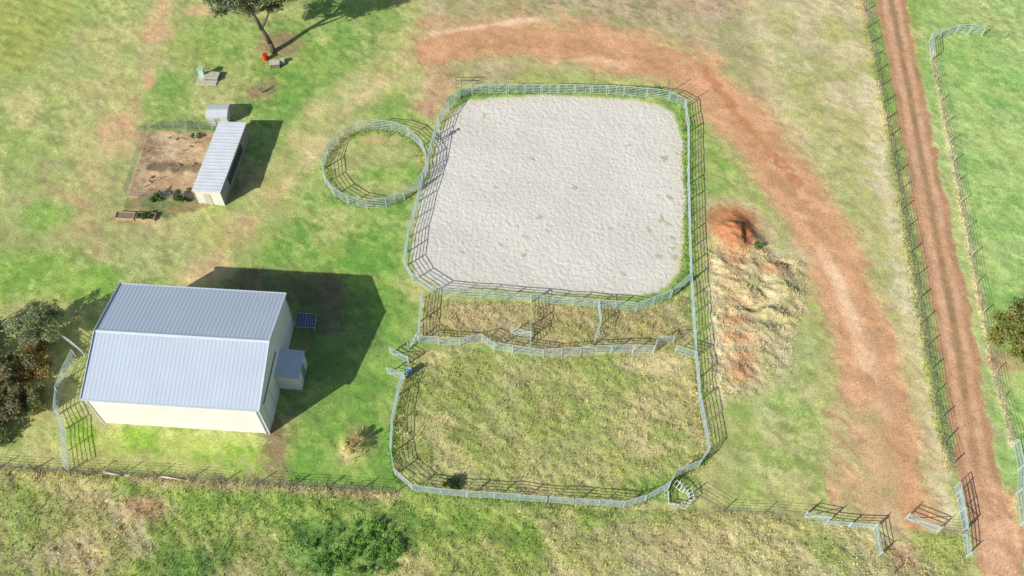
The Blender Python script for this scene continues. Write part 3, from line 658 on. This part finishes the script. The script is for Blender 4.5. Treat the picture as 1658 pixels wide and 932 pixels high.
mb.beam((-.9,0,1.25),(1.1,0,1.25),.08);mb.beam((-.9,0,.7),(1.1,0,.7),.08); mb.obj("hitching_rail",[darksteel],loc=q)
# ---------------------------------------------------------------- person
def person(name,loc,rot):
    J={'pel':(0,0,.95,.14,.11),'wai':(0,.0,1.1,.13,.1),'che':(0,.02,1.32,.16,.115),'nk':(0,.03,1.47,.06,.06),'hb':(0,.05,1.56,.075,.085),'ht':(0,.05,1.68,.085,.095),
    'hl':(-.1,0,.9,.095,.1),'kl':(-.13,.05,.5,.065,.07),'al':(-.14,-.02,.09,.045,.05),'tl':(-.16,.14,.04,.045,.035),
    'hr':(.1,0,.9,.095,.1),'kr':(.14,.16,.52,.065,.07),'ar':(.15,.1,.12,.045,.05),'tr':(.17,.26,.05,.045,.035),
    'sl':(-.19,.02,1.4,.06,.06),'el':(-.27,.1,1.15,.045,.045),'wl':(-.2,.34,1.22,.03,.028),'pl':(-.19,.42,1.23,.035,.02),
    'sr':(.19,.02,1.4,.06,.06),'er':(.28,.08,1.14,.045,.045),'wr':(.22,.33,1.22,.03,.028),'pr':(.21,.41,1.23,.035,.02)}
    names=list(J); ed=[('pel','wai'),('wai','che'),('che','nk'),('nk','hb'),('hb','ht'),('pel','hl'),('hl','kl'),('kl','al'),('al','tl'),('pel','hr'),('hr','kr'),('kr','ar'),('ar','tr'),('che','sl'),('sl','el'),('el','wl'),('wl','pl'),('che','sr'),('sr','er'),('er','wr'),('wr','pr')]
    V=[J[k][:3] for k in names]; Rr=[J[k][3:] for k in names]; E=[(names.index(a),names.index(b)) for a,b in ed]
    for s,pn in((-1,'pl'),(1,'pr')):
        p=J[pn]
        for f in range(5):
            o=len(V); off=(f-1.5)*.018
            if f<4: pts=[(p[0]+off,p[1]+.03,p[2]),(p[0]+off,p[1]+.065,p[2]-.01),(p[0]+off,p[1]+.085,p[2]-.035)]
            else: pts=[(p[0]-s*.04,p[1]-.01,p[2]-.01),(p[0]-s*.05,p[1]+.03,p[2]-.03)]
            V+=pts; Rr+=[(.009,.009)]*len(pts); E.append((names.index(pn),o)); E+=[(o+i,o+i+1) for i in range(len(pts)-1)]
    me=bpy.data.meshes.new("b"); me.from_pydata(V,E,[]); o=bpy.data.objects.new("b",me); sc.collection.objects.link(o)
    m=o.modifiers.new("s",'SKIN'); 
    for i,sv_ in enumerate(me.skin_vertices[0].data): sv_.radius=Rr[i]; sv_.use_root=(i==0)
    m2=o.modifiers.new("u",'SUBSURF'); m2.levels=2
    dg=bpy.context.evaluated_depsgraph_get(); nm=bpy.data.meshes.new_from_object(o.evaluated_get(dg)); bpy.data.objects.remove(o)
    nm.name=name; sk=mat("skin",(206,160,132),.6); sh=mat("blue_shirt",(110,146,206),.8); je=mat("grey_trousers",(96,100,120),.9); bo=mat("boots",(70,50,40),.7); ha=mat("hat",(210,200,180),.8)
    nm.materials.clear()
    for q in(sk,sh,je,bo): nm.materials.append(q)
    for p in nm.polygons:
        c=p.center; p.use_smooth=True
        if c.z<.14: p.material_index=3
        elif c.z<1.0 : p.material_index=2
        elif c.z>1.47 or c.y>.3: p.material_index=0
        else: p.material_index=1
    e=empty(name,loc,rot); bo_=bpy.data.objects.new("body",nm); sc.collection.objects.link(bo_); bo_.parent=e
    mb=MB(); mb.cyl((0,.05,1.69),.2,.015,0,20); mb.cyl((0,.05,1.70),.1,.1,0,20,.08); mb.obj("hat",[ha],e)
    mb=MB(); mb.beam((0,.13,1.61),(0,.165,1.59),.025); 
    for s in(-1,1): mb.box((s*.033,.137,1.63),(.02,.01,.01),1); mb.box((s*.088,.05,1.61),(.02,.04,.06),0)
    mb.box((0,.137,1.56),(.05,.01,.01),2); mb.obj("face_features",[sk,dark,mat("lips",(170,90,80),.6)],e)
    return e
q=G(713,226); person("person",q,math.radians(120))
print("DONE",len(gx),acc.sum())
